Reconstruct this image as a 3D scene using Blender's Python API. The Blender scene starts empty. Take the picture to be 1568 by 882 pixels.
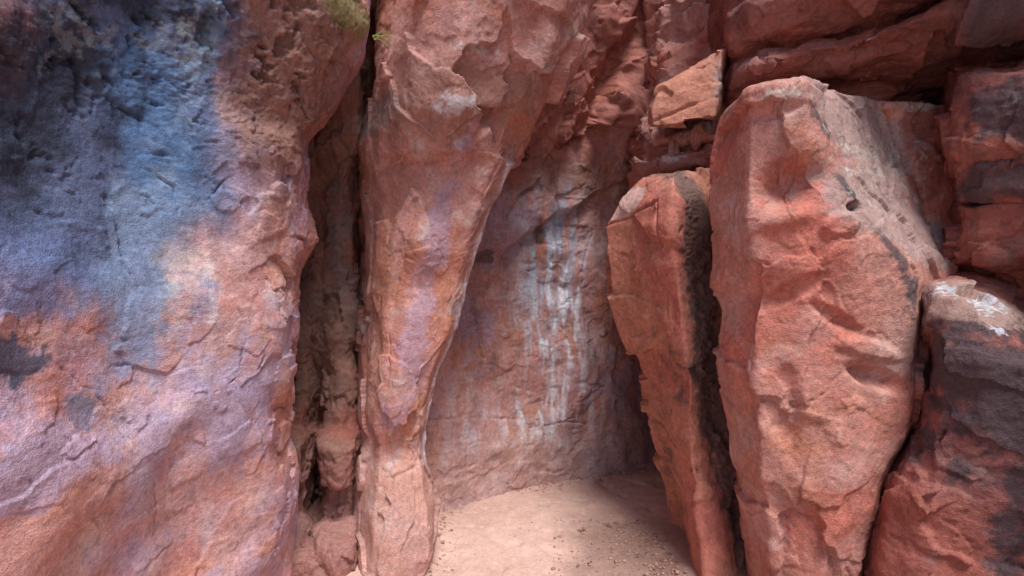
import bpy, math, time
import numpy as np
from concurrent.futures import ThreadPoolExecutor
T0=time.time()
POOL=ThreadPoolExecutor(8)
rng=np.random.RandomState(7)
perm=rng.permutation(256).astype(np.int32)
G=rng.normal(size=(256,3)); G/=np.linalg.norm(G,axis=1)[:,None]; G=G.astype(np.float32)
G0,G1,G2=[np.ascontiguousarray(G[:,k]) for k in range(3)]
CH=1.6   # eye height of the photographer
F=784.0
# ---------------------------------------------------------------- noise
def chunked(fn,P,*a):
    P=np.asarray(P,np.float32); sh=P.shape[:-1]; Q=P.reshape(-1,3); n=len(Q); st=24000
    rs=list(POOL.map(lambda k:fn(Q[k:k+st],*a),range(0,n,st)))
    if isinstance(rs[0],tuple): return tuple(np.concatenate([r[j] for r in rs]).reshape(sh) for j in range(len(rs[0])))
    return np.concatenate(rs).reshape(sh)
def _perlin(P):
    i=np.floor(P).astype(np.int32); f=P-i
    w=f*f*f*(f*(f*6-15)+10)
    X,Y,Z=i[:,0],i[:,1],i[:,2]; fx,fy,fz=f[:,0],f[:,1],f[:,2]; out=0
    for dx in (0,1):
        hx=perm[(X+dx)&255]; wx=w[:,0] if dx else 1-w[:,0]
        for dy in (0,1):
            hy=perm[(hx+Y+dy)&255]; wy=wx*(w[:,1] if dy else 1-w[:,1])
            for dz in (0,1):
                h=perm[(hy+Z+dz)&255]; wz=w[:,2] if dz else 1-w[:,2]
                out=out+wy*wz*(G0[h]*(fx-dx)+G1[h]*(fy-dy)+G2[h]*(fz-dz))
    return (out*1.6).astype(np.float32)
def perlin(P): return chunked(_perlin,P)
def _fbm(P,freq,octv,gain,off):
    a=1.;s=0;n=0
    for k in range(octv):
        s=s+a*_perlin(P*np.float32(freq)+np.float32(off+k*17.3)); n+=a; a*=gain; freq*=2.03
    return (s/n*1.25).astype(np.float32)
def fbm(P,freq,octv=4,gain=.5,off=0.): return chunked(_fbm,P,freq,octv,gain,off)
def ss(a,b,x):
    t=np.clip((x-a)/(b-a),0,1); return t*t*(3-2*t)
def terrace(n,steps,sharp=.18):
    s=n*steps; f=np.floor(s); t=s-f
    return (f+ss(0,sharp,t)+.25*(t-1))/steps
R3=rng.rand(4096,3).astype(np.float32); R4=rng.normal(size=(4096,4)).astype(np.float32)
def _facets(P,freq,tilt,off,stretch):
    Q=P*freq*np.array(stretch,np.float32)+np.float32(off)
    i=np.floor(Q).astype(np.int32)
    b1=np.full(len(Q),1e9,np.float32); b2=b1.copy(); hv=np.zeros_like(b1)
    for dx in (-1,0,1):
        for dy in (-1,0,1):
            for dz in (-1,0,1):
                c=i+np.array([dx,dy,dz],np.int32)
                h=(c[:,0]*73856093 ^ c[:,1]*19349663 ^ c[:,2]*83492791)&4095
                v=Q-(c+R3[h]); d=(v*v).sum(-1)
                q=R4[h]; val=q[:,3]*.35+tilt*(v*q[:,:3]).sum(-1)
                n1=d<b1
                b2=np.where(n1,b1,np.minimum(b2,d)); hv=np.where(n1,val,hv); b1=np.where(n1,d,b1)
    return hv.astype(np.float32), (np.sqrt(b2)-np.sqrt(b1)).astype(np.float32)
def facets(P,freq,tilt=.35,off=0.,stretch=(1,1,1)):
    P=P+(.14/freq)*vecn(P,freq*1.7,4.)+(.05/freq)*vecn(P,freq*6,14.)
    return chunked(_facets,P,freq,tilt,off,stretch)
def vecn(P,freq,off=0.):
    return np.stack([perlin(P*freq+off+11.1),perlin(P*freq+off+47.7),perlin(P*freq+off+91.3)],-1)
def flakes(P,fr,off,th=.2,stretch=(1,1,1.2)):
    """scattered plates: rise gently on one side, break off sharply on the other"""
    return np.clip(facets(P,fr,.55,off,stretch)[0]-th,0,.7)
# ---------------------------------------------------------------- points from image pixels
# an unprojected point is (image pixel column b, image pixel row h, distance y): x = (b-784)/784*y, z = 1.6+(441-h)/784*y
def unproject(b,h,y): return ((b-784)/F*y, y, CH+(441-h)/F*y)
def zrow(z,lst):
    r=[]
    for e in lst:
        if len(e)==2: r.append(((e[0]-784)/F*e[1],e[1],z))
        else: r.append((e[1],e[2],z))
    return r
W=lambda x,y:('w',x,y)

def blur(A,ax,sig,wrap):
    if sig<=0: return A
    r=int(sig*2.5)+1; k=np.exp(-.5*(np.arange(-r,r+1)/sig)**2); k=(k/k.sum())
    pad=[(0,0)]*A.ndim; pad[ax]=(r,r)
    if wrap: B=np.pad(A,pad,mode='wrap')
    else: B=np.pad(A,pad,mode='reflect',reflect_type='odd')
    out=0; n=A.shape[ax]
    for j in range(2*r+1):
        sl=[slice(None)]*A.ndim; sl[ax]=slice(j,j+n)
        out=out+B.dtype.type(k[j])*B[tuple(sl)]
    return out

class Surf:
    def __init__(s,name,rows,closed=False,K=430,sig=6,warp=(.05,.02),hid=(),seed=0.):
        s.name=name; s.closed=closed; s.t=time.time()
        C=np.array(rows,float)            # R x C x 3
        if closed: C=np.concatenate([C,C[:,:1]],1)
        cam=np.array([0,0,CH])
        def cnt(A,B,w):
            m=(A+B)/2; d=np.maximum(np.linalg.norm(m-cam,axis=-1),1.2)
            L=np.sort(np.linalg.norm(A-B,axis=-1)/d)[-max(1,len(d)//3):].mean()
            return int(np.clip(L*K*w,3,420 if w==1 else 45))
        cu=[];nc=C.shape[1]
        for j in range(nc-1):
            n=cnt(C[:,j],C[:,j+1],.15 if j in hid else 1.); cu+= [j+t/n for t in range(n)]
        if not closed: cu.append(nc-1-1e-6)
        cv=[]
        for i in range(C.shape[0]-1):
            n=cnt(C[i],C[i+1],1. if C[i+1,:,2].min()<4.4 else .999); cv+=[i+t/n for t in range(n)]
        cv.append(C.shape[0]-1-1e-6)
        cu=np.array(cu);cv=np.array(cv)
        iu=np.floor(cu).astype(int);fu=(cu-iu)[None,:,None]
        iv=np.floor(cv).astype(int);fv=(cv-iv)[:,None,None]
        g=lambda a,b:C[a][:,b]
        P=(g(iv,iu)*(1-fu)+g(iv,iu+1)*fu)*(1-fv)+(g(iv+1,iu)*(1-fu)+g(iv+1,iu+1)*fu)*fv
        P=blur(P,0,sig,False); P=blur(P,1,sig,closed); P=P.astype(np.float32)
        P=P+warp[0]*vecn(P,1.6,seed)+warp[1]*vecn(P,5.,seed+5)
        s.P=P.astype(np.float32); s.normals()
        V=cam-s.P; d=(V*s.N).sum(-1)
        if closed:
            cen=s.P.mean(1,keepdims=True); sg=((s.P-cen)*s.N).sum()
        else:
            vis=s.P[...,1]>1.; sg=d[vis].sum()
        s.flip=sg<0
        if s.flip: s.N=-s.N; d=-d
        y=np.maximum(s.P[...,1],.05)
        s.bx=784+s.P[...,0]/y*F; s.hy=441-(s.P[...,2]-CH)/y*F  # image pixel column and row of each vertex
        s.ok=(s.P[...,1]>.3)&(d>0)
        s.D=np.zeros(P.shape[:2],np.float32)
        s.seed=seed
    def normals(s):
        P=s.P
        if s.closed: du=np.roll(P,-1,1)-np.roll(P,1,1)
        else: du=np.gradient(P,axis=1)
        dv=np.gradient(P,axis=0)
        N=np.cross(du,dv); l=np.linalg.norm(N,axis=-1,keepdims=True); N=(N/np.maximum(l,1e-9)).astype(np.float32)
        N=blur(N,0,3,False);N=blur(N,1,3,s.closed)
        l=np.linalg.norm(N,axis=-1,keepdims=True); s.N=(N/np.maximum(l,1e-6)).astype(np.float32)
    def idx(s,b,h):
        d=np.hypot(s.bx-b,s.hy-h)+np.where(s.ok,0,400)+s.P[...,1]*3
        return np.unravel_index(np.argmin(d),d.shape)
    def g(s,b,h,rx,ry,rot=0.):
        i,j=s.idx(b,h); c=s.P[i,j]; N=s.N[i,j]
        T=np.array([-N[1],N[0],0.],np.float32); l=np.linalg.norm(T); T=T/l if l>.2 else np.array([1.,0,0],np.float32)
        if T[0]*c[1]-T[1]*c[0]<0: T=-T
        mpp=c[1]/F/max(.3,(T[0]*c[1]-T[1]*c[0])/c[1])   # metres along the wall for one image pixel
        d=s.P-c; u=d@T; v=d[...,2]; w=d-u[...,None]*T; w=np.hypot(w[...,0],w[...,1])
        ca,sa=math.cos(math.radians(rot)),math.sin(math.radians(rot))
        u=u/mpp; v=v/(c[1]/F)
        a=(u*ca+v*sa)/rx; b2=(-u*sa+v*ca)/ry
        return np.exp(-(a*a+b2*b2)-(w/.6)**2).astype(np.float32)
    def cav(s,b,h,rx,ry,rot,depth,soft=.22):
        """hollow (or boss, negative depth) with a fairly crisp broken rim"""
        g=s.g(b,h,rx*1.2,ry*1.2,rot)
        s.D-=depth*ss(.45-soft,.45+soft,g+.22*s.nz*ss(.05,.3,g))
    def line(s,pts,wob=.02):
        an=[]
        for (a,b) in zip(pts[:-1],pts[1:]):
            n=max(1,int(math.hypot(b[0]-a[0],b[1]-a[1])/30))
            for k in range(n): 
                t=k/n; an.append(s.P[s.idx(a[0]+(b[0]-a[0])*t,a[1]+(b[1]-a[1])*t)])
        an.append(s.P[s.idx(*pts[-1])])
        lo=np.min(an,0)-.25; hi=np.max(an,0)+.25
        m=((s.P>lo)&(s.P<hi)).all(-1)
        Q=s.P[m]; Q=Q+wob*vecn(Q,6.,3.3)+wob*.4*vecn(Q,22.,9.3)
        best=np.full(len(Q),1e9,np.float32)
        for a,b in zip(an[:-1],an[1:]):
            ab=b-a; L=max((ab@ab),1e-8); t=np.clip(((Q-a)@ab)/L,0,1)
            d=Q-a-t[...,None]*ab; best=np.minimum(best,(d*d).sum(-1))
        out=np.full(s.D.shape,9.,np.float32); out[m]=np.sqrt(best)
        return out
    def cut(s,pts,w,depth,wob=.015): s.D-=depth*np.exp(-(s.line(pts,wob)/w)**2)
    def push(s):
        s.P=s.P+s.N*s.D[...,None]; s.D=np.zeros_like(s.D); s.normals()
        if s.flip: s.N=-s.N
    def build(s,mat):
        if s.D.any(): s.push()
        R,Cn=s.P.shape[:2]
        idx=np.arange(R*Cn).reshape(R,Cn)
        nx=np.roll(idx,-1,1) if s.closed else None
        if s.closed: a=idx[:-1];b=nx[:-1];c=nx[1:];d=idx[1:]
        else: a=idx[:-1,:-1];b=idx[:-1,1:];c=idx[1:,1:];d=idx[1:,:-1]
        f=np.stack([a,b,c,d],-1).reshape(-1,4)
        if s.flip: f=f[:,::-1]
        o=mkmesh(s.name,s.P.reshape(-1,3),f,np.clip(s.C.reshape(-1,3),.004,.9),mat)
        print(s.name,s.P.shape,round(time.time()-s.t,1)); return o

def mkmesh(name,V,f,col,mat,smooth=True):
    me=bpy.data.meshes.new(name); k=f.shape[1]
    me.vertices.add(len(V)); me.vertices.foreach_set('co',V.astype(np.float32).ravel())
    me.loops.add(f.size); me.loops.foreach_set('vertex_index',np.ascontiguousarray(f).astype(np.int32).ravel())
    me.polygons.add(len(f)); me.polygons.foreach_set('loop_start',np.arange(0,f.size,k,dtype=np.int32))
    me.polygons.foreach_set('loop_total',np.full(len(f),k,np.int32))
    me.update(calc_edges=True)
    if smooth: me.polygons.foreach_set('use_smooth',np.ones(len(f),bool))
    at=me.color_attributes.new('Col','FLOAT_COLOR','POINT')
    at.data.foreach_set('color',np.concatenate([col,np.ones((len(col),1))],1).astype(np.float32).ravel())
    me.materials.append(mat)
    o=bpy.data.objects.new(name,me); bpy.context.scene.collection.objects.link(o); return o
# ---------------------------------------------------------------- materials
def rockmat(name,bump=.5,grain=1.,rough=.82,spec=.25):
    m=bpy.data.materials.new(name); m.use_nodes=True; nt=m.node_tree; n=nt.nodes; l=nt.links
    b=n['Principled BSDF']; b.inputs['Roughness'].default_value=rough; b.inputs['Specular IOR Level'].default_value=spec
    at=n.new('ShaderNodeAttribute'); at.attribute_name='Col'
    tc=n.new('ShaderNodeTexCoord')
    def noise(sc,de,ro=.6):
        t=n.new('ShaderNodeTexNoise'); t.inputs['Scale'].default_value=sc; t.inputs['Detail'].default_value=de; t.inputs['Roughness'].default_value=ro
        l.new(tc.outputs['Object'],t.inputs['Vector']); return t
    n1=noise(45,5,.7); n2=noise(170,2,.7)
    def rng_(t,a,b_,c,d):
        r=n.new('ShaderNodeMapRange'); r.inputs[1].default_value=a;r.inputs[2].default_value=b_;r.inputs[3].default_value=c;r.inputs[4].default_value=d
        l.new(t.outputs[0],r.inputs[0]); return r
    r1=rng_(n1,.3,.7,1-.26*grain,1+.26*grain); r2=rng_(n2,.3,.7,1-.24*grain,1+.24*grain)
    m1=n.new('ShaderNodeMath');m1.operation='MULTIPLY';l.new(r1.outputs[0],m1.inputs[0]);l.new(r2.outputs[0],m1.inputs[1])
    vm=n.new('ShaderNodeVectorMath');vm.operation='SCALE';l.new(at.outputs['Color'],vm.inputs[0]);l.new(m1.outputs[0],vm.inputs['Scale'])
    l.new(vm.outputs[0],b.inputs['Base Color'])
    ad=n.new('ShaderNodeMath');ad.operation='MULTIPLY_ADD';l.new(n1.outputs[0],ad.inputs[0]);ad.inputs[1].default_value=1.6;l.new(n2.outputs[0],ad.inputs[2])
    bp=n.new('ShaderNodeBump');bp.inputs['Strength'].default_value=bump;bp.inputs['Distance'].default_value=.012;l.new(ad.outputs[0],bp.inputs['Height'])
    l.new(bp.outputs[0],b.inputs['Normal'])
    return m
M_rock=rockmat('sandstone',.5,.9,.72,.35); M_sand=rockmat('sand',.3,.55,.9,.15)
A=lambda *c:np.array(c,np.float32)
PINK=A(.57,.29,.255);ORANGE=A(.57,.245,.165);RED=A(.42,.14,.105);PALE=A(.69,.50,.46);LAV=A(.46,.36,.50);BLUE=A(.095,.165,.31)
DARK=A(.03,.028,.035);BROWN=A(.24,.125,.095);WHITE=A(.76,.73,.78);CREAM=A(.58,.49,.40);MAROON=A(.20,.072,.065);GREY=A(.23,.19,.19);GREEN=A(.18,.17,.06)
def mix(C,col,m): return C*(1-m[...,None])+col*m[...,None]
def rag(s,m,fr=5.,amt=.55,lo=.3,hi=.6,off=0.):
    return ss(lo,hi,m+amt*fbm(s.P,fr,6,.66,off)*np.clip(m*4,0,1))
def basecol(s,c1,c2,c3,off=0.,fr=1.6):
    n=fbm(s.P,fr,5,.6,off); m=fbm(s.P,fr*2.2,6,.66,off+31)
    C=np.zeros(s.P.shape,np.float32)+c1
    C=mix(C,c2,ss(-.15,.35,n)); C=mix(C,c3,ss(.05,.5,m))
    v=fbm(s.P,9.,5,.7,off+77)
    return C*(1+.34*v[...,None])
def chips(P,fr,off,st=3.,sharp=.08):
    return terrace(fbm(P,fr,4,.5,off),st,sharp)
# ================================================================ LEFT WALL
zs=[-.25,.5,1.,1.4,1.65,1.85,2.1,2.4,2.62,2.9,3.2,3.7,4.3]
ed=[452,458,460,463,468,486,482,485,540,570,560,570,540]
dy=[.05,0,-.06,-.03,0,.02,.02,0,-.03,-.1,-.12,-.1,.1]
rows=[]
for z,e,o in zip(zs,ed,dy):
    L=lambda t:230+(e-230)*t
    rows.append(zrow(z,[W(-2.9,-2.5),W(-2.2,-.2),(-350,1.1+o),(-40,1.45+o),(110,1.72+o),(230,1.98+o),(L(.45),2.2+o),(L(.8),2.42+o),(e,2.75+o*.5),(e-10,3.0),W(-1.9,3.25)]))
S=Surf('sandstone_wall',rows,hid=(0,1,9),sig=8,warp=(.07,.022),seed=1.)
P=S.P
up=np.clip(S.g(130,20,300,130)*1.2+S.g(440,60,140,120)*.8+.4*S.g(60,250,120,120),0,1)       # rough conglomerate part
edge=S.g(450,250,45,190)+S.g(440,620,22,300)
n1=fbm(P,1.4,3,.5,2.)
m1=ss(-.1,.3,fbm(P,2.3,3,.5,31.)); m2=ss(-.05,.35,fbm(P,3.1,3,.5,37.))
S.D+=.03*n1+.014*fbm(P,3.4,3,.5,8.)
S.D+=.008*m1*chips(P,3.4,9.,3.2,.05)+.005*m2*chips(P,7.5,18.,2.6,.06)
fl=flakes(P,3.6,21.,.3); f2=flakes(P,8.,51.,.35); S.D+=.017*fl+.011*f2
S.D+=.0022*fbm(P,30.,4,.7,5.)
S.D+=up*(.022*fbm(P,8.,5,.62,40.)-.010*np.abs(fbm(P,24.,4,.6,44.)))
pit=ss(.2,.45,fbm(P,9.,4,.6,60.)); S.D-=up*.025*pit
fv,fe=facets(P,7.,.35,3.); S.D+=np.clip(edge,0,1)*.025*fv
for pts,w,d in (([(165,300),(180,345),(190,390),(215,440)],.005,.02),([(118,90),(125,160)],.012,.03),([(315,300),(350,270)],.004,.02),([(330,600),(395,560),(410,520)],.003,.012),([(60,470),(90,560),(150,600),(200,680)],.003,.012),([(240,740),(235,820)],.004,.015),([(225,258),(262,285),(270,330)],.004,.015),([(340,440),(380,500),(360,600)],.003,.012)):
    S.cut(pts,w,d)
C=basecol(S,PINK,ORANGE*.45+PALE*.25+LAV*.3,PALE*.92,2.)
C=mix(C,LAV,ss(-.15,.3,fbm(P,2.2,5,.6,55.))*.75)
C=mix(C,RED*1.25,ss(.05,.4,fbm(P,3.1,5,.6,71.))*.5)
C=mix(C,RED*1.15,rag(S,S.g(60,480,110,60)*.8+S.g(30,640,120,40)*.6+S.g(400,400,60,60)*.5,6.,.9,.3,.8,12.)*.5)
streak=fbm(P*A(1,1,.22),7.,5,.6,13.)
C=mix(C,WHITE*.9,ss(.05,.45,streak)*.55*np.clip(S.g(330,520,150,300),0,1))
C=mix(C,ORANGE*.95,np.clip((fl-.05)*4,0,.45))
C=mix(C,BROWN*1.2,rag(S,S.g(450,60,120,210,0)*1.3,4.,.5,.15,.8)*.9)
bl=np.clip(S.g(190,190,180,210,0)*1.3+S.g(40,300,160,130)+S.g(240,30,110,120),0,1.3)
C=mix(C,BLUE,rag(S,bl,3.5,.6,.2,.9,4.)*.92)
C=mix(C,A(.12,.24,.46),rag(S,S.g(235,210,80,170,15)*1.2,5.,.6,.25,.95,14.)*.88)
C=mix(C,A(.30,.42,.58),rag(S,S.g(305,80,30,140,-8)+.5*S.g(150,130,30,60)+.5*S.g(240,300,40,60),8.,.9,.35,.95,24.)*.75)
C=mix(C,A(.24,.33,.50),rag(S,S.g(210,430,55,180,0)*1.1+S.g(290,330,45,90)*.7,6.,.9,.25,.9,34.)*.8)
C=mix(C,A(.22,.28,.46),rag(S,S.g(200,440,150,200)*.85,5.,1.2,.4,.9,36.)*.65*ss(-.35,.25,streak))
C=mix(C,CREAM*1.05,rag(S,S.g(290,400,60,60)*.9,8.,.9,.35,.8,39.)*.35)
C=mix(C,A(.035,.045,.07),rag(S,np.clip(S.g(40,90,140,150)*1.1+S.g(0,230,70,120)*.6+S.g(210,0,160,28),0,1.1),6.,1.1,.3,1.,44.)*.85)
C=C*(1-.55*np.clip(bl,0,1)*ss(.1,.45,fbm(P*A(1,1,.25),9.,5,.6,113.)))[...,None]
C=mix(C,A(.05,.08,.14),rag(S,S.g(35,550,80,40,-15)*1.0,9.,.9,.42,.7,54.)*.85)
C=mix(C,A(.12,.16,.26),rag(S,S.g(130,615,40,45)*.75,9.,1.,.42,.7,57.)*.7)
C=mix(C,A(.17,.22,.42),rag(S,S.g(20,400,160,90)*1.0,6.,.8,.25,.85,64.)*.8)
C=mix(C,A(.42,.36,.54),rag(S,S.g(60,720,130,90)*.85+S.g(350,640,80,130)*.8,5.,.8,.3,.7,74.)*.65)
C=mix(C,A(.30,.33,.36),rag(S,S.g(95,45,40,70)*.8+S.g(280,50,45,60)*.8+S.g(170,60,60,40)*.7,20.,1.8,.6,1.,84.)*.5)
C=mix(C,GREEN*1.3,rag(S,S.g(535,15,50,35)*1.1,9.,.7,.4,.7,94.)*.8)
C=C*(1-.35*up*pit)[...,None]
S.C=C*(1-.25*ss(.1,.5,fbm(P,26.,3,.6,6.)))[...,None]
S.build(M_rock)
# ================================================================ ALCOVE between wall and column
rows=[zrow(z,[W(-2.1,3.5),(430,3.35+o),(462,3.35+o),(478,3.35+gp+o),(492,3.38+o),(520,3.32+o),(543,3.38+o),(556,3.6+o),(640,3.65),W(-.8,4.4)]) for z,gp,o in
  [(-.25,.0,-.56),(.1,.03,-.54),(.17,.3,-.5),(.21,.45,-.25),(.42,.45,-.25),(.45,.4,-.38),(.68,.4,-.4),(.71,.25,-.1),(.95,.1,.0),(1.5,0,.05),(2.1,.0,0.0),(2.5,.1,-.25),(2.8,.2,-.4),(3.3,.2,-.5),(4.2,.2,-.4)]]
S=Surf('alcove_rock',rows,sig=2.5,warp=(.05,.025),hid=(0,8),seed=4.)
P=S.P; fv,fe=facets(P,4.5,.45,1.,(1,1,.6)); S.D+=.035*fv+.02*fbm(P,4.,5,.6)+.03*chips(P,3.5,2.,3.,.1)+.006*fbm(P,18.,4,.65)
C=basecol(S,BROWN*.9,RED*.65,BROWN*1.2,5.)  # brown rock, albedo lowered to deepen the shade of the recess
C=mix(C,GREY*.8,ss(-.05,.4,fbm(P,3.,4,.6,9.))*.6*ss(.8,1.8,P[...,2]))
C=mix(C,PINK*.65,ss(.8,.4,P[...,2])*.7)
S.C=C;S.build(M_rock)
# ================================================================ ROCK COLUMN with overhanging head
tab=[(-.25,525,652,2.80),(.1,536,668,2.82),(.35,543,668,2.86),(.52,547,656,2.92),(.6,549,650,2.97),(.72,550,652,2.96),(.95,550,668,2.94),(1.3,554,694,2.95),(1.8,560,730,2.95),(2.15,557,756,2.92),(2.33,556,782,2.88),(2.42,557,816,2.78),(2.52,558,840,2.7),(2.75,562,860,2.66),(3.0,568,882,2.62),(3.3,572,905,2.58),(3.9,575,960,2.62),(4.5,600,930,2.8)]
rows=[]
for z,L,R,y0 in tab:
    m=lambda t:L+(R-L)*t
    big=1 if z<2.4 else 1.6
    bk=.0 if z<2.4 else .25
    rows.append(zrow(z,[(L,y0+.3),(m(.08),y0+.1),(m(.24),y0-.05),(m(.5),y0-.1*big),(m(.9),y0+.02+bk*.2),(R,y0+.2+bk),(R-20,y0+.6+bk),(m(.5),y0+.95),(L-10,y0+.7)]))
S=Surf('rock_column',rows,closed=True,sig=3.5,warp=(.03,.015),hid=(5,6,7,8),seed=9.)
P=S.P; hd=ss(2.2,2.5,P[...,2]); S.nz=fbm(P,7.,4,.6,88.)
fv,fe=facets(P,2.2,.5,7.,(1,1,.8)); fw,_=facets(P,2.2,.5,47.,(1.6,1.6,.5))
m1=ss(-.15,.3,fbm(P,2.6,3,.5,31.))
S.D+=.02*fbm(P,2.,3,.5,3.)+.010*fbm(P,5.,4,.5,23.)+.007*m1*chips(P,3.5,12.,3.,.08)+hd*.075*fv+(1-hd)*.03*fw+.0026*fbm(P,24.,4,.7)+hd*.010*chips(P,4.,50.,2.5,.1)
S.D+=.009*flakes(P,5.,21.,.3)+.007*flakes(P,11.,31.,.3)
S.D+=.025*S.g(640,370,50,30)-.02*S.g(640,440,40,25)+.03*S.g(700,230,40,40)-.03*S.g(590,330,25,60)
S.D-=hd*.06*S.g(780,190,50,24,25)
S.cav(735,195,40,12,25,.035); S.cav(605,690,14,20,0,.015)
S.cut([(555,738),(600,732),(640,712)],.007,.018)
S.cut([(600,240),(640,330),(600,470)],.006,.01)
S.cut([(590,450),(600,560),(585,700)],.005,.01)
C=basecol(S,PINK*.93,ORANGE*.9,PALE*.8,12.)
C=mix(C,RED*1.15,ss(0,.4,fbm(P,2.4,5,.6,19.))*.5)
C=mix(C,BROWN*1.5,rag(S,S.g(640,150,110,60)*1.1+S.g(800,150,80,50)*.9,5.,.7,.3,.8,21.)*.75)
C=mix(C,ORANGE*.85,rag(S,S.g(585,450,16,220),5.,.6,.3,.7)*.7)
C=mix(C,LAV*1.05,rag(S,S.g(650,450,25,260,-10)*.8,6.,.9,.3,.7,23.)*.5)
C=mix(C,PALE*.9,ss(.75,.55,P[...,2])*.35)
dl=S.line([(772,262),(752,320),(730,380),(702,470),(678,590),(654,690)],.02)
C=mix(C,WHITE*1.15+A(0,0,.06),np.exp(-(dl/.05)**2)*ss(-.4,.1,fbm(P,11.,4,.7,29.))*.95)
C=mix(C,WHITE*.85,rag(S,S.g(690,155,40,18)+S.g(555,205,16,14)*1.5+.7*S.g(740,75,60,12)+S.g(700,215,20,18)*.8,18.,1.2,.5,.9,33.)*.6)
C=mix(C,GREY,rag(S,S.g(560,190,40,30),6.,.6)*.6)
S.C=C*(1-.15*ss(.1,.5,fbm(P,24.,3,.6,6.)))[...,None];S.build(M_rock)
# ================================================================ BACK WALL
rows=[]
for z,o in [(-.25,-.04),(.25,.02),(.9,.1),(1.5,.14),(2.1,.1),(2.6,.0),(3.0,-.15),(3.5,-.35),(4.2,-.45),(4.9,-.35)]:
    rows.append(zrow(z,[W(-2.,3.9),(590,3.45+o),(650,3.62+o),(720,3.9+o),(800,4.15+o),(880,4.35+o),(950,4.6+o),(1010,5.0+o*1.3),(1130,5.6+o*1.3),W(3.6,6.8)]))
S=Surf('sandstone_wall',rows,sig=8,warp=(.08,.025),hid=(0,8),seed=14.)
P=S.P
zl=1.80+(P[...,0]+.28)*.62+.06*fbm(P,3.,3); st=ss(-.03,.05,P[...,2]-zl)
upz=ss(0.1,.6,P[...,2]-zl)
fv,fe=facets(P,2.2,.5,2.,(1,1,.8)); fw,fx=facets(P,5.3,.5,22.)
m1=ss(-.15,.3,fbm(P,2.6,3,.5,31.))
S.D+=.09*st+upz*(.16*fv+.02*fw)+(1-upz)*(.007*fw)+.012*m1*chips(P,3.2,22.,3.5,.08)+.006*m1*chips(P,8.,52.,3.,.1)+.006*fbm(P,12.,5,.7)+.02*fbm(P,3.,3,.5,4.)
S.D+=.018*flakes(P,3.2,71.,.3,(1,1,1.6))+.011*flakes(P,8.,31.,.35,(1,1,1.5))
S.D+=.22*np.exp(-(S.line([(1100,-40),(1010,90),(950,190)],.05)/.12)**2)-.15*np.exp(-(S.line([(1000,-20),(930,110),(880,200)],.05)/.08)**2)
S.D-=(1-upz)*.010*ss(.25,.5,fbm(P*A(1,1,3),3.5,4,.6,61.))
S.cut([(660,640),(790,640),(900,650)],.008,.02);S.cut([(840,250),(850,330),(845,400)],.012,.03);S.cut([(800,660),(880,640)],.005,.02);S.cut([(920,300),(890,420),(900,520)],.006,.02)
C=basecol(S,PINK*.92,ORANGE*.78,PALE*.84,22.,2.2)
C=mix(C,RED*.85,upz*.85)
C=mix(C,MAROON*1.1,upz*ss(0,.4,fbm(P,2.6,4,.6,81.))*.6)
C=mix(C,GREY*1.4+A(.04,0,.04),(1-upz)*ss(-.1,.4,fbm(P*A(1,1,.5),3.,5,.6,91.))*.5)
C=mix(C,LAV*.8,rag(S,S.g(760,340,60,60)+.7*S.g(940,590,50,60)+.7*S.g(720,500,40,80),5.,.8)*.5)
C=mix(C,BROWN*1.1,rag(S,S.g(850,270,90,35),5.,.8)*.6)
dr=fbm(P*A(1,1,.13),13.,4,.6,6.); d2=fbm(P*A(1,1,.2),8.,5,.65,46.)
C=mix(C,A(.26,.37,.50),np.clip(S.g(845,420,42,110)*1.7,0,1)*ss(-.25,.25,dr)*.9)
C=mix(C,WHITE*1.05,np.clip(S.g(850,480,38,90)*1.4+S.g(868,445,18,40)*1.3+S.g(830,640,90,30)*.8+S.g(870,590,60,40)*.7,0,1)*ss(-.05,.3,dr)*.85)
C=mix(C,A(.55,.5,.57),(1-upz)*ss(.05,.45,d2)*.4); C=C*(1-.35*(1-upz)*ss(.1,.5,-d2))[...,None]
C=mix(C,DARK*2,rag(S,S.g(735,392,22,12)+S.g(826,360,10,18),9.,.6)*.7)
C=mix(C,PALE*.95,ss(.7,.1,P[...,2])*.45)
S.C=C*(1-.2*ss(.1,.5,fbm(P,20.,3,.6,6.)))[...,None];S.build(M_rock)
# ================================================================ LEDGE + BLOCK under the upper cliff
rows=[[unproject(b,h+(b-1040)*-.12,y+o) for b,y in ((965,4.3),(985,3.7),(1010,3.5),(1050,3.4),(1095,3.25),(1150,3.3),(1240,3.9))] for h,o in ((400,.5),(340,.25),(300,.1),(262,.05),(256,-.02),(238,-.04),(232,.12),(222,.12),(217,.0),(203,.03),(199,.16),(188,.2),(150,.35),(60,.5),(-80,.5))]
S=Surf('rock_ledge',rows,sig=2,warp=(.05,.025),hid=(0,5),seed=23.)
P=S.P;fv,fe=facets(P,5.,.5,5.,(1,1,1.6));S.D+=.06*fv+.02*fbm(P,8.,5,.65)
C=basecol(S,PINK*.85,RED*1.1,ORANGE*.9,44.);C=mix(C,WHITE*.8,rag(S,S.g(1062,200,22,9)*1.3+S.g(1035,240,20,7),12.,.8)*.8)
S.C=C;S.build(M_rock)
rows=[]
for h,L,R in ((196,1045,1050),(196,990,1095),(170,987,1097),(150,995,1098),(128,1004,1098),(108,1040,1100),(90,1070,1102),(90,1090,1095)):
    rows.append([unproject(L,h,3.32),unproject(L+8,h,3.2),unproject((L+R)/2,h-8+0,3.15),unproject(R,h-14,3.1),unproject(R+10,h-14,3.5),unproject((L+R)/2,h,3.8)])
S=Surf('sandstone_block',rows,closed=True,sig=1.5,warp=(.03,.012),seed=29.)
P=S.P;fv,fe=facets(P,3.,.3,9.);S.D+=.02*fv+.008*fbm(P,12.,4)
S.cut([(1000,185),(1095,150)],.008,.02,.01)
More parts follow.
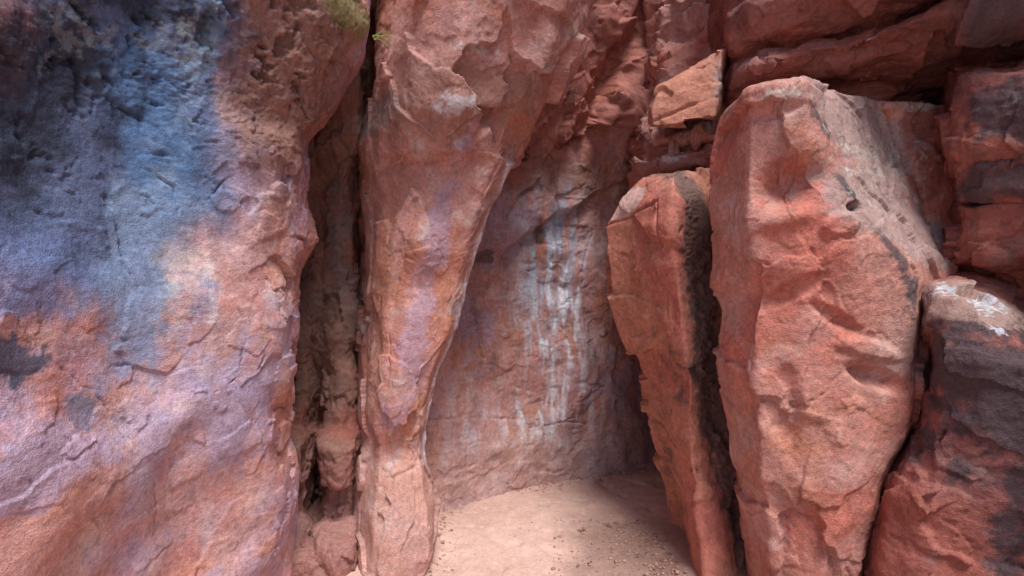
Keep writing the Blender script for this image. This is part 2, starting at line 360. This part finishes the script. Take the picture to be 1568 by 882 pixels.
S.C=basecol(S,ORANGE*.9,PINK*.9,PALE*.8,51.);S.build(M_rock)
# ================================================================ RIGHT CLIFF (upper, layered)
rows=[]
for z,o,q in [(-.3,.3,0),(1.2,.3,0),(2.2,.14,.0),(2.5,.16,.05),(2.62,.24,.4),(2.74,.28,.7),(2.79,-.02,.1),(2.86,-.12,-.05),(2.95,-.06,-.05),(3.0,.10,.15),(3.06,-.10,-.1),(3.22,-.16,-.15),(3.3,.02,0),(3.42,-.1,-.1),(3.8,.05,0),(4.5,.3,0)]:
    rows.append(zrow(z,[W(1.9,5.2),(1092,3.6+o*.3),(1105,3.2+o*.5),(1150,3.0+o*.8),(1240,2.8+o),(1340,2.7+o),(1440,2.6+o+q*.5),(1530,2.5+o+q),(1640,2.35+o+q),(1850,2.05+o),W(3.2,.8),W(3.4,-2.)]))
S=Surf('sandstone_cliff',rows,sig=5,warp=(.08,.03),hid=(0,9,10),seed=33.)
P=S.P;fv,fe=facets(P,2.,.6,4.,(1,1,1.5));fw,fx=facets(P,7.,.5,14.,(1,1,1.5))
lf=.25+.75*ss(1150,1260,S.bx)
S.D+=.11*fv*lf+.012*fw+.018*chips(P*A(.6,.6,1.6),4.,8.,2.6,.12)+.008*fbm(P,14.,5,.65)
C=basecol(S,RED*.95,PINK*.6,RED*1.15,61.)
C=mix(C,MAROON*1.1,ss(-.15,.3,fbm(P*A(1,1,2),2.,5,.6,3.))*.7)
C=mix(C,MAROON*.7,ss(1.4,2.1,P[...,0])*ss(2.5,2.8,P[...,2])*.55)
C=mix(C,DARK*2.5,rag(S,S.g(1530,20,60,50)*.9,6.,.9,.4,.7)*.6)
C=mix(C,A(.45,.5,.5),rag(S,S.g(1330,60,20,7)*1.1,14.,.9,.45,.9)*.7)
S.C=C*(1-.2*ss(.1,.5,fbm(P,20.,3,.6,6.)))[...,None];S.build(M_rock)
# ================================================================ LEANING BOULDER
rows=[]
for z,L,R,yl,yr in [(-.25,1018,1088,3.6,2.6),(.0,1018,1082,3.6,2.64),(.25,1008,1070,3.55,2.72),(.6,992,1064,3.5,2.8),(1.,963,1056,3.42,2.85),(1.4,943,1046,3.38,2.86),(1.75,921,1038,3.34,2.88),(1.98,916,1034,3.3,2.9),(2.12,938,1034,3.28,2.93),(2.28,984,1036,3.25,3.05),(2.32,1000,1042,3.3,3.1),(2.32,1040,1055,3.4,3.2)]:
    wd=52+ (2.3-z)*10
    rows.append(zrow(z,[(L,yl),(L+(R-L)*.35,yl*.7+yr*.3),(L+(R-L)*.75,yl*.25+yr*.75),(R,yr),(R+wd,yr+.14),(R+100,yr+.4),(R+70,3.8),(L+60,3.9)]))
S=Surf('leaning_boulder',rows,closed=True,sig=2,warp=(.045,.018),hid=(5,6,7),seed=41.)
P=S.P;fv,fe=facets(P,2.4,.45,6.,(1,1,.7)); m1=ss(-.2,.25,fbm(P,2.6,3,.5,31.)); S.nz=fbm(P,7.,4,.6,88.)
S.D+=.035*fv+.014*m1*chips(P,3.4,3.,3.,.08)+.006*m1*chips(P,8.,33.,3.,.1)+.003*fbm(P,24.,4,.65)+.016*flakes(P,5.,21.,.25)
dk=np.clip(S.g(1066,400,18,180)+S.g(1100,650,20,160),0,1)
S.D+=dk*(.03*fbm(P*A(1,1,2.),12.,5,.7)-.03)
S.cav(1010,470,22,50,0,.02);S.cav(985,580,16,40,0,.02);S.cav(1040,780,14,50,10,.03)
S.cut([(985,640),(1040,690),(1070,730)],.01,.04,.03);S.cut([(925,345),(1010,310)],.008,.02,.01);S.cut([(1010,310),(1015,380)],.007,.02)
C=basecol(S,ORANGE*.88,RED*1.15,ORANGE*.7+PINK*.25,70.)
C=mix(C,A(.12,.085,.075),rag(S,np.clip(S.g(1066,330,26,110)*1.2+S.g(1085,520,24,150)*1.2+S.g(1040,560,12,50)*.5+S.g(1118,750,22,130)*1.,0,1.2),11.,.9,.25,.85,4.)*.85)  # grey-brown side turned from the light, its shade painted into the colour
C=mix(C,PALE*.9,rag(S,S.g(955,310,32,22,35)*1.3,9.,.3,.4,.6)*.7)
S.C=C*(1-.2*ss(.1,.5,fbm(P,24.,3,.6,6.)))[...,None];S.build(M_rock)
# ================================================================ BIG RIGHT BOULDER
rows=[]
for z,c in [(-.25,(1160,1205,1245,1275,1298,1325,1345)),(.3,(1136,1184,1230,1270,1314,1335,1355)),(.75,(1112,1165,1222,1290,1350,1370,1390)),(1.15,(1098,1154,1222,1305,1402,1420,1440)),(1.48,(1102,1158,1226,1312,1412,1428,1440)),(1.62,(1088,1153,1222,1312,1404,1432,1450)),(1.75,(1084,1150,1216,1292,1378,1434,1462)),(2.,(1083,1149,1206,1268,1322,1408,1464)),(2.3,(1086,1147,1192,1240,1270,1366,1464)),(2.5,(1104,1147,1186,1230,1248,1345,1462)),(2.57,(1148,1156,1190,1228,1246,1340,1450)),(2.58,(1200,1205,1215,1230,1240,1300,1380))]:
    t=0 if z<2.55 else .15
    if z>2.575:t=.35
    pl=2.5 if z<1.55 else (2.44 if z<1.7 else (2.56 if z<1.9 else 2.74))
    ys=(2.75,2.38,2.3,2.26,2.3,pl,pl+.06)
    rows.append(zrow(z,[(a,y+(t if k<5 else 0)) for k,(a,y) in enumerate(zip(c,ys))]+[(c[-1],3.3),(c[2],3.4)]))
S=Surf('sandstone_boulder',rows,closed=True,sig=2,warp=(.03,.012),hid=(6,7,8),seed=52.)
P=S.P;fv,fe=facets(P,2.2,.45,16.,(1,1,.8)); m1=ss(-.2,.25,fbm(P,2.2,3,.5,31.)); S.nz=fbm(P,7.,4,.6,88.)
S.D+=.032*fv+.016*fbm(P,3.,3,.5,2.)+.012*m1*chips(P,3.,3.,3.,.08)+.006*(1-m1)*chips(P,7.,33.,2.6,.1)+.003*fbm(P,24.,4,.65)+.017*flakes(P,4.,21.,.3)+.008*flakes(P,9.,25.,.3)
S.D+=-.05*S.g(1205,275,55,35,10)+.03*S.g(1200,335,60,14,8)-.04*S.g(1150,460,30,40)
S.cav(1215,280,44,26,18,.07,.35);S.cav(1318,311,14,7,20,.08,.15);S.cav(1290,345,26,16,20,-.035)
S.cav(1345,578,38,14,-20,.06,.3);S.cav(1330,535,45,12,-15,-.03,.3);S.cav(1215,445,45,12,25,.03,.3);S.cav(1195,620,26,50,5,.03,.3);S.cav(1280,485,36,10,-30,.03,.3);S.cav(1190,170,34,10,5,.015);S.cav(1240,690,36,44,20,.02,.2);S.cav(1180,790,26,40,0,.02,.2)
S.D+=-.03*S.g(1140,560,18,80)
S.cut([(1105,470),(1100,560),(1112,700),(1150,860)],.012,.03,.03)
S.cut([(1347,135),(1372,220),(1405,310),(1440,400)],.012,.05,.02)
S.cut([(1195,640),(1260,600),(1300,560)],.005,.012);S.cut([(1160,760),(1240,800),(1300,790)],.005,.012);S.cut([(1240,380),(1290,460),(1280,520)],.006,.012)
C=basecol(S,PINK*.6+ORANGE*.32,RED*1.3,ORANGE*.95,80.)
C=mix(C,RED*1.1,rag(S,S.g(1215,270,60,40),6.,.6)*.6)
C=mix(C,PALE*.85,ss(.0,.4,fbm(P,3.3,5,.65,99.))*.4)
C=mix(C,RED*.75,rag(S,np.clip(S.g(1415,220,40,90,-15)*1.4,0,1),6.,.4)*.85)
C=mix(C,A(.42,.30,.28),rag(S,np.clip(S.g(1310,190,45,90,20)*1.3+S.g(1375,340,40,80,28)*1.3,0,1.2),7.,.4,.35,.6,3.)*.85)
C=mix(C,DARK*2.,rag(S,S.g(1262,190,12,42,25)*.9+S.g(1310,290,12,40,25)+S.g(1365,380,12,45,30)+S.g(1400,450,14,30)*.9+S.g(1405,560,10,60)*.6,12.,.9,.35,.85,9.)*.8)
C=mix(C,A(.55,.53,.46),rag(S,S.g(1210,142,40,7)*1.2+S.g(1330,230,50,60)*.6+S.g(1330,290,60,50)*.3+S.g(1410,165,30,8)*1.2,20.,1.4,.55,.9,11.)*.6)
S.C=C*(1-.2*ss(.1,.5,fbm(P,24.,3,.6,6.)))[...,None];S.build(M_rock)
# ================================================================ RIGHT STACKED LAYERS
rows=[]
for h,o in ((92,.6),(104,.3),(112,.0),(150,-.03),(240,0),(248,.02),(252,.16),(257,.0),(290,-.02),(312,.0),(316,.14),(322,.0),(360,-.03),(400,.0),(408,.15),(440,.2),(560,.3),(1000,.4)):
    rows.append([unproject(b,h+(b-1500)*.06*(1 if h<300 else -.6),y+o) for b,y in ((1450,3.2),(1456,2.62),(1464,2.5),(1490,2.4),(1530,2.33),(1600,2.2),(1700,2.0),(1900,1.7),(2600,1.3))])
S=Surf('layered_rock',rows,sig=1.3,warp=(.04,.02),hid=(0,7),seed=61.)
P=S.P;fv,fe=facets(P,3.6,.55,26.,(1,1,.9));S.D+=.055*fv+.014*chips(P*A(1,1,1.8),4.,3.,3.,.1)+.006*fbm(P,24.,4,.65)+.03*flakes(P,6.,21.,.2)
C=basecol(S,RED*.85,MAROON*1.1,PINK*.5,90.)
C=mix(C,DARK*1.8,rag(S,S.g(1540,175,80,60)*1.2+S.g(1530,285,90,30)*1.1,6.,1.2,.35,.85)*.8)
C=mix(C,A(.4,.42,.38),ss(.3,.6,fbm(P,13.,4,.7,66.))*.4*S.g(1510,180,90,120))
S.C=C;S.build(M_rock)
# ================================================================ LOWER RIGHT BOULDER
rows=[]
for z,l in ((-.25,1308),(.3,1322),(.75,1357),(1.1,1404),(1.3,1414)):
    rows.append(zrow(z,[(l+30,3.1),(l,2.42),(l+22,2.2),(l+(1500-l)*.45,2.1),(1510,2.0),(1590,1.92),(1740,1.7),(2100,1.35),W(2.7,-.2),W(2.8,-2.)]))
def toprow(hs,yo):
    r=[]
    for (b,y,h) in zip((1450,1421,1432,1462,1515,1590,1740,2100),(3.1,2.42,2.2,2.12,2.02,1.95,1.75,1.4),hs): r.append(unproject(b,h,y+yo))
    r.append((2.7,-.2,r[-1][2])); r.append((2.8,-2.,r[-1][2])); return r
rows.append(toprow((480,478,482,486,515,575,600,640),0))
rows.append(toprow((455,450,452,458,490,545,570,600),0.02))
rows.append(toprow((428,428,428,420,430,470,500,540),.45))
rows.append(toprow((425,425,425,418,428,466,495,530),.9))
S=Surf('dark_sandstone_boulder',rows,sig=2,warp=(.025,.016),hid=(0,6,7,8),seed=71.)
P=S.P;fv,fe=facets(P,2.6,.5,36.)
S.D+=.06*fv+.016*chips(P*A(1,1,1.5),3.4,3.,3.,.1)+.008*chips(P,8.,3.,3.,.1)+.004*fbm(P,22.,4,.65)+.03*flakes(P,5.,21.,.2)
C=basecol(S,MAROON*1.4,RED*.9,PINK*.52,95.)
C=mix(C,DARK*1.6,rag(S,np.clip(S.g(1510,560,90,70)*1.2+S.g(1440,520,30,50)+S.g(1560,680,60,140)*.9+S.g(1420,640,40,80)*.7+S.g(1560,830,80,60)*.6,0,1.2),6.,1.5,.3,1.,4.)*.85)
C=mix(C,A(.40,.27,.23),rag(S,S.g(1490,465,80,34,-25)*1.3,8.,.4,.4,.6)*.8)
C=mix(C,A(.58,.62,.68),rag(S,S.g(1492,462,34,18,-20)*.9+S.g(1530,505,16,10)*.9,26.,1.5,.5,.8,5.)*.85)
S.C=C;S.build(M_rock)
# ================================================================ GROUND
n=560; t=np.linspace(-1,1,n); gx=np.sign(t)*(3.2*np.abs(t)+90*np.abs(t)**7); gy=3.2+np.sign(t)*(3.2*np.abs(t)+90*np.abs(t)**7)
X,Y=np.meshgrid(gx,gy); P=np.stack([X,Y,0*X],-1).astype(np.float32)
near=np.exp(-((X/5)**2+((Y-3)/5)**2))
H=.03*fbm(P,.9,3)+.014*fbm(P,4.,4,.55,3.)+.003*fbm(P,22.,4,.7,9.)-.015*ss(.2,.5,fbm(P,6.,2,.5,33.))
H+=.10*ss(.65,1.,X-.15*(Y-2.6))*ss(4.2,2.5,Y)+.07*ss(.25,.5,-X-.1)*ss(4.,3.2,Y)-.03
P[...,2]=H*np.clip(near*1.5,.2,1)
C=np.zeros_like(P)+A(.62,.42,.355); C=mix(C,A(.52,.33,.27),ss(-.2,.5,fbm(P,2.,5,.6,7.))*.6)
C=mix(C,A(.26,.165,.135),ss(.15,.55,X+.2*fbm(P,3.,4))*ss(3.9,3.3,Y)*.75); C=C*(1+.2*fbm(P,14.,5,.75,2.)[...,None])  # darker gravelly soil, with the right boulders' shadow painted into the colour
idx=np.arange(n*n).reshape(n,n);f=np.stack([idx[:-1,:-1],idx[:-1,1:],idx[1:,1:],idx[1:,:-1]],-1).reshape(-1,4)
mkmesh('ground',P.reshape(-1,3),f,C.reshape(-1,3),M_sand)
# ---------------------------------------------------------------- gravel (one object)
import bmesh
bm=bmesh.new();bmesh.ops.create_icosphere(bm,subdivisions=2,radius=1)
tv=np.array([v.co[:] for v in bm.verts]);tf=np.array([[v.index for v in f_.verts] for f_ in bm.faces]);bm.free()
def gz(x,y):
    i=np.clip(np.searchsorted(gy,y),0,n-1);j=np.clip(np.searchsorted(gx,x),0,n-1);return P[i,j,2]
N=2600
k=rng.rand(N)
x=np.empty(N);y=np.empty(N);sz=.0025+.009*rng.rand(N)**5
a=k<.6; x[a]=.95-np.abs(rng.normal(0,.3,a.sum()));y[a]=2.6+1.*rng.rand(a.sum())
b=(k>=.6)&(k<.8); x[b]=-.65+2.2*rng.rand(b.sum()); y[b]=3.9+.36*(x[b]+.6)-np.abs(rng.normal(0,.07,b.sum()))+.1
c=(k>=.8)&(k<.94); x[c]=-.5+np.abs(rng.normal(0,.07,c.sum())); y[c]=2.7+1.2*rng.rand(c.sum())
d=k>=.94; x[d]=-.6+1.6*rng.rand(d.sum()); y[d]=2.6+1.5*rng.rand(d.sum()); sz[d]*=.6
sz=np.where(b,sz*1.6,sz)
V=[];FF=[];CC=[]
for i in range(N):
    s3=sz[i]*(.6+.8*rng.rand(3)); v=tv*(1+.18*rng.normal(size=(len(tv),1)))*s3; an=rng.rand()*6.28
    v=np.stack([v[:,0]*math.cos(an)-v[:,1]*math.sin(an),v[:,0]*math.sin(an)+v[:,1]*math.cos(an),v[:,2]*.7],1)
    V.append(v+[x[i],y[i],gz(x[i],y[i])+s3[2]*.25]);FF.append(tf+i*len(tv)); CC.append(np.tile(A(.50,.30,.24)*(.5+.7*rng.rand()),(len(tv),1)))
mkmesh('gravel',np.concatenate(V),np.concatenate(FF),np.concatenate(CC),M_sand,False)
# ---------------------------------------------------------------- grass tuft
M_g=rockmat('grass',.1,.6,.6,.3)
root=np.array(unproject(574,62,2.34)); V=[];FF=[];CC=[]
for i in range(12):
    an=rng.uniform(-.6,.7); az=rng.uniform(-1,1); Lh=rng.uniform(.09,.2)
    dirx=math.cos(an)*rng.uniform(.4,.9); b0=len(V); cc=A(.24,.26,.06)*(.6+.7*rng.rand())
    for q in range(9):
        t_=q/8; p=root+np.array([dirx*Lh*t_,.03*az*t_-.004*i,Lh*(.5+.5*math.sin(an))*t_-Lh*.75*t_*t_]); w_=.0016*(1-t_)+.0004
        V.append(p+[0,0,w_]);V.append(p-[0,0,w_]);CC+= [cc]*2
        if q: FF.append([b0+2*q-2,b0+2*q-1,b0+2*q+1,b0+2*q])
mkmesh('grass_tuft',np.array(V),np.array(FF),np.array(CC),M_g,False)
# ================================================================ LIGHT, SKY, CAMERA
sc=bpy.context.scene
w=bpy.data.worlds.new('World');sc.world=w;w.use_nodes=True;nt=w.node_tree
sk=nt.nodes.new('ShaderNodeTexSky');sk.sky_type='NISHITA';sk.sun_disc=False
EL,AZ=math.radians(62),math.radians(158)   # azimuth measured clockwise from +Y
sk.sun_elevation=EL;sk.sun_rotation=AZ
bg=nt.nodes['Background'];bg.inputs[1].default_value=.12;nt.links.new(sk.outputs[0],bg.inputs[0])
sd=bpy.data.lights.new('sun','SUN');sd.energy=4.5;sd.angle=math.radians(24);sd.color=(1,.955,.92)
so=bpy.data.objects.new('sun',sd);sc.collection.objects.link(so)
from mathutils import Vector
dv=Vector((math.sin(AZ)*math.cos(EL),math.cos(AZ)*math.cos(EL),math.sin(EL)))
so.rotation_euler=dv.to_track_quat('Z','Y').to_euler();so.location=dv*20
cd=bpy.data.cameras.new('camera');co=bpy.data.objects.new('camera',cd);sc.collection.objects.link(co)
cd.lens=18;cd.sensor_width=36;cd.clip_start=.05;cd.clip_end=1000
co.location=(0,0,CH);co.rotation_euler=(math.radians(90),0,0)
sc.camera=co
sc.view_settings.view_transform='Standard';sc.view_settings.look='None';sc.view_settings.exposure=0
print('BUILD',time.time()-T0, sum(len(o.data.vertices) for o in bpy.data.objects if o.type=='MESH'))
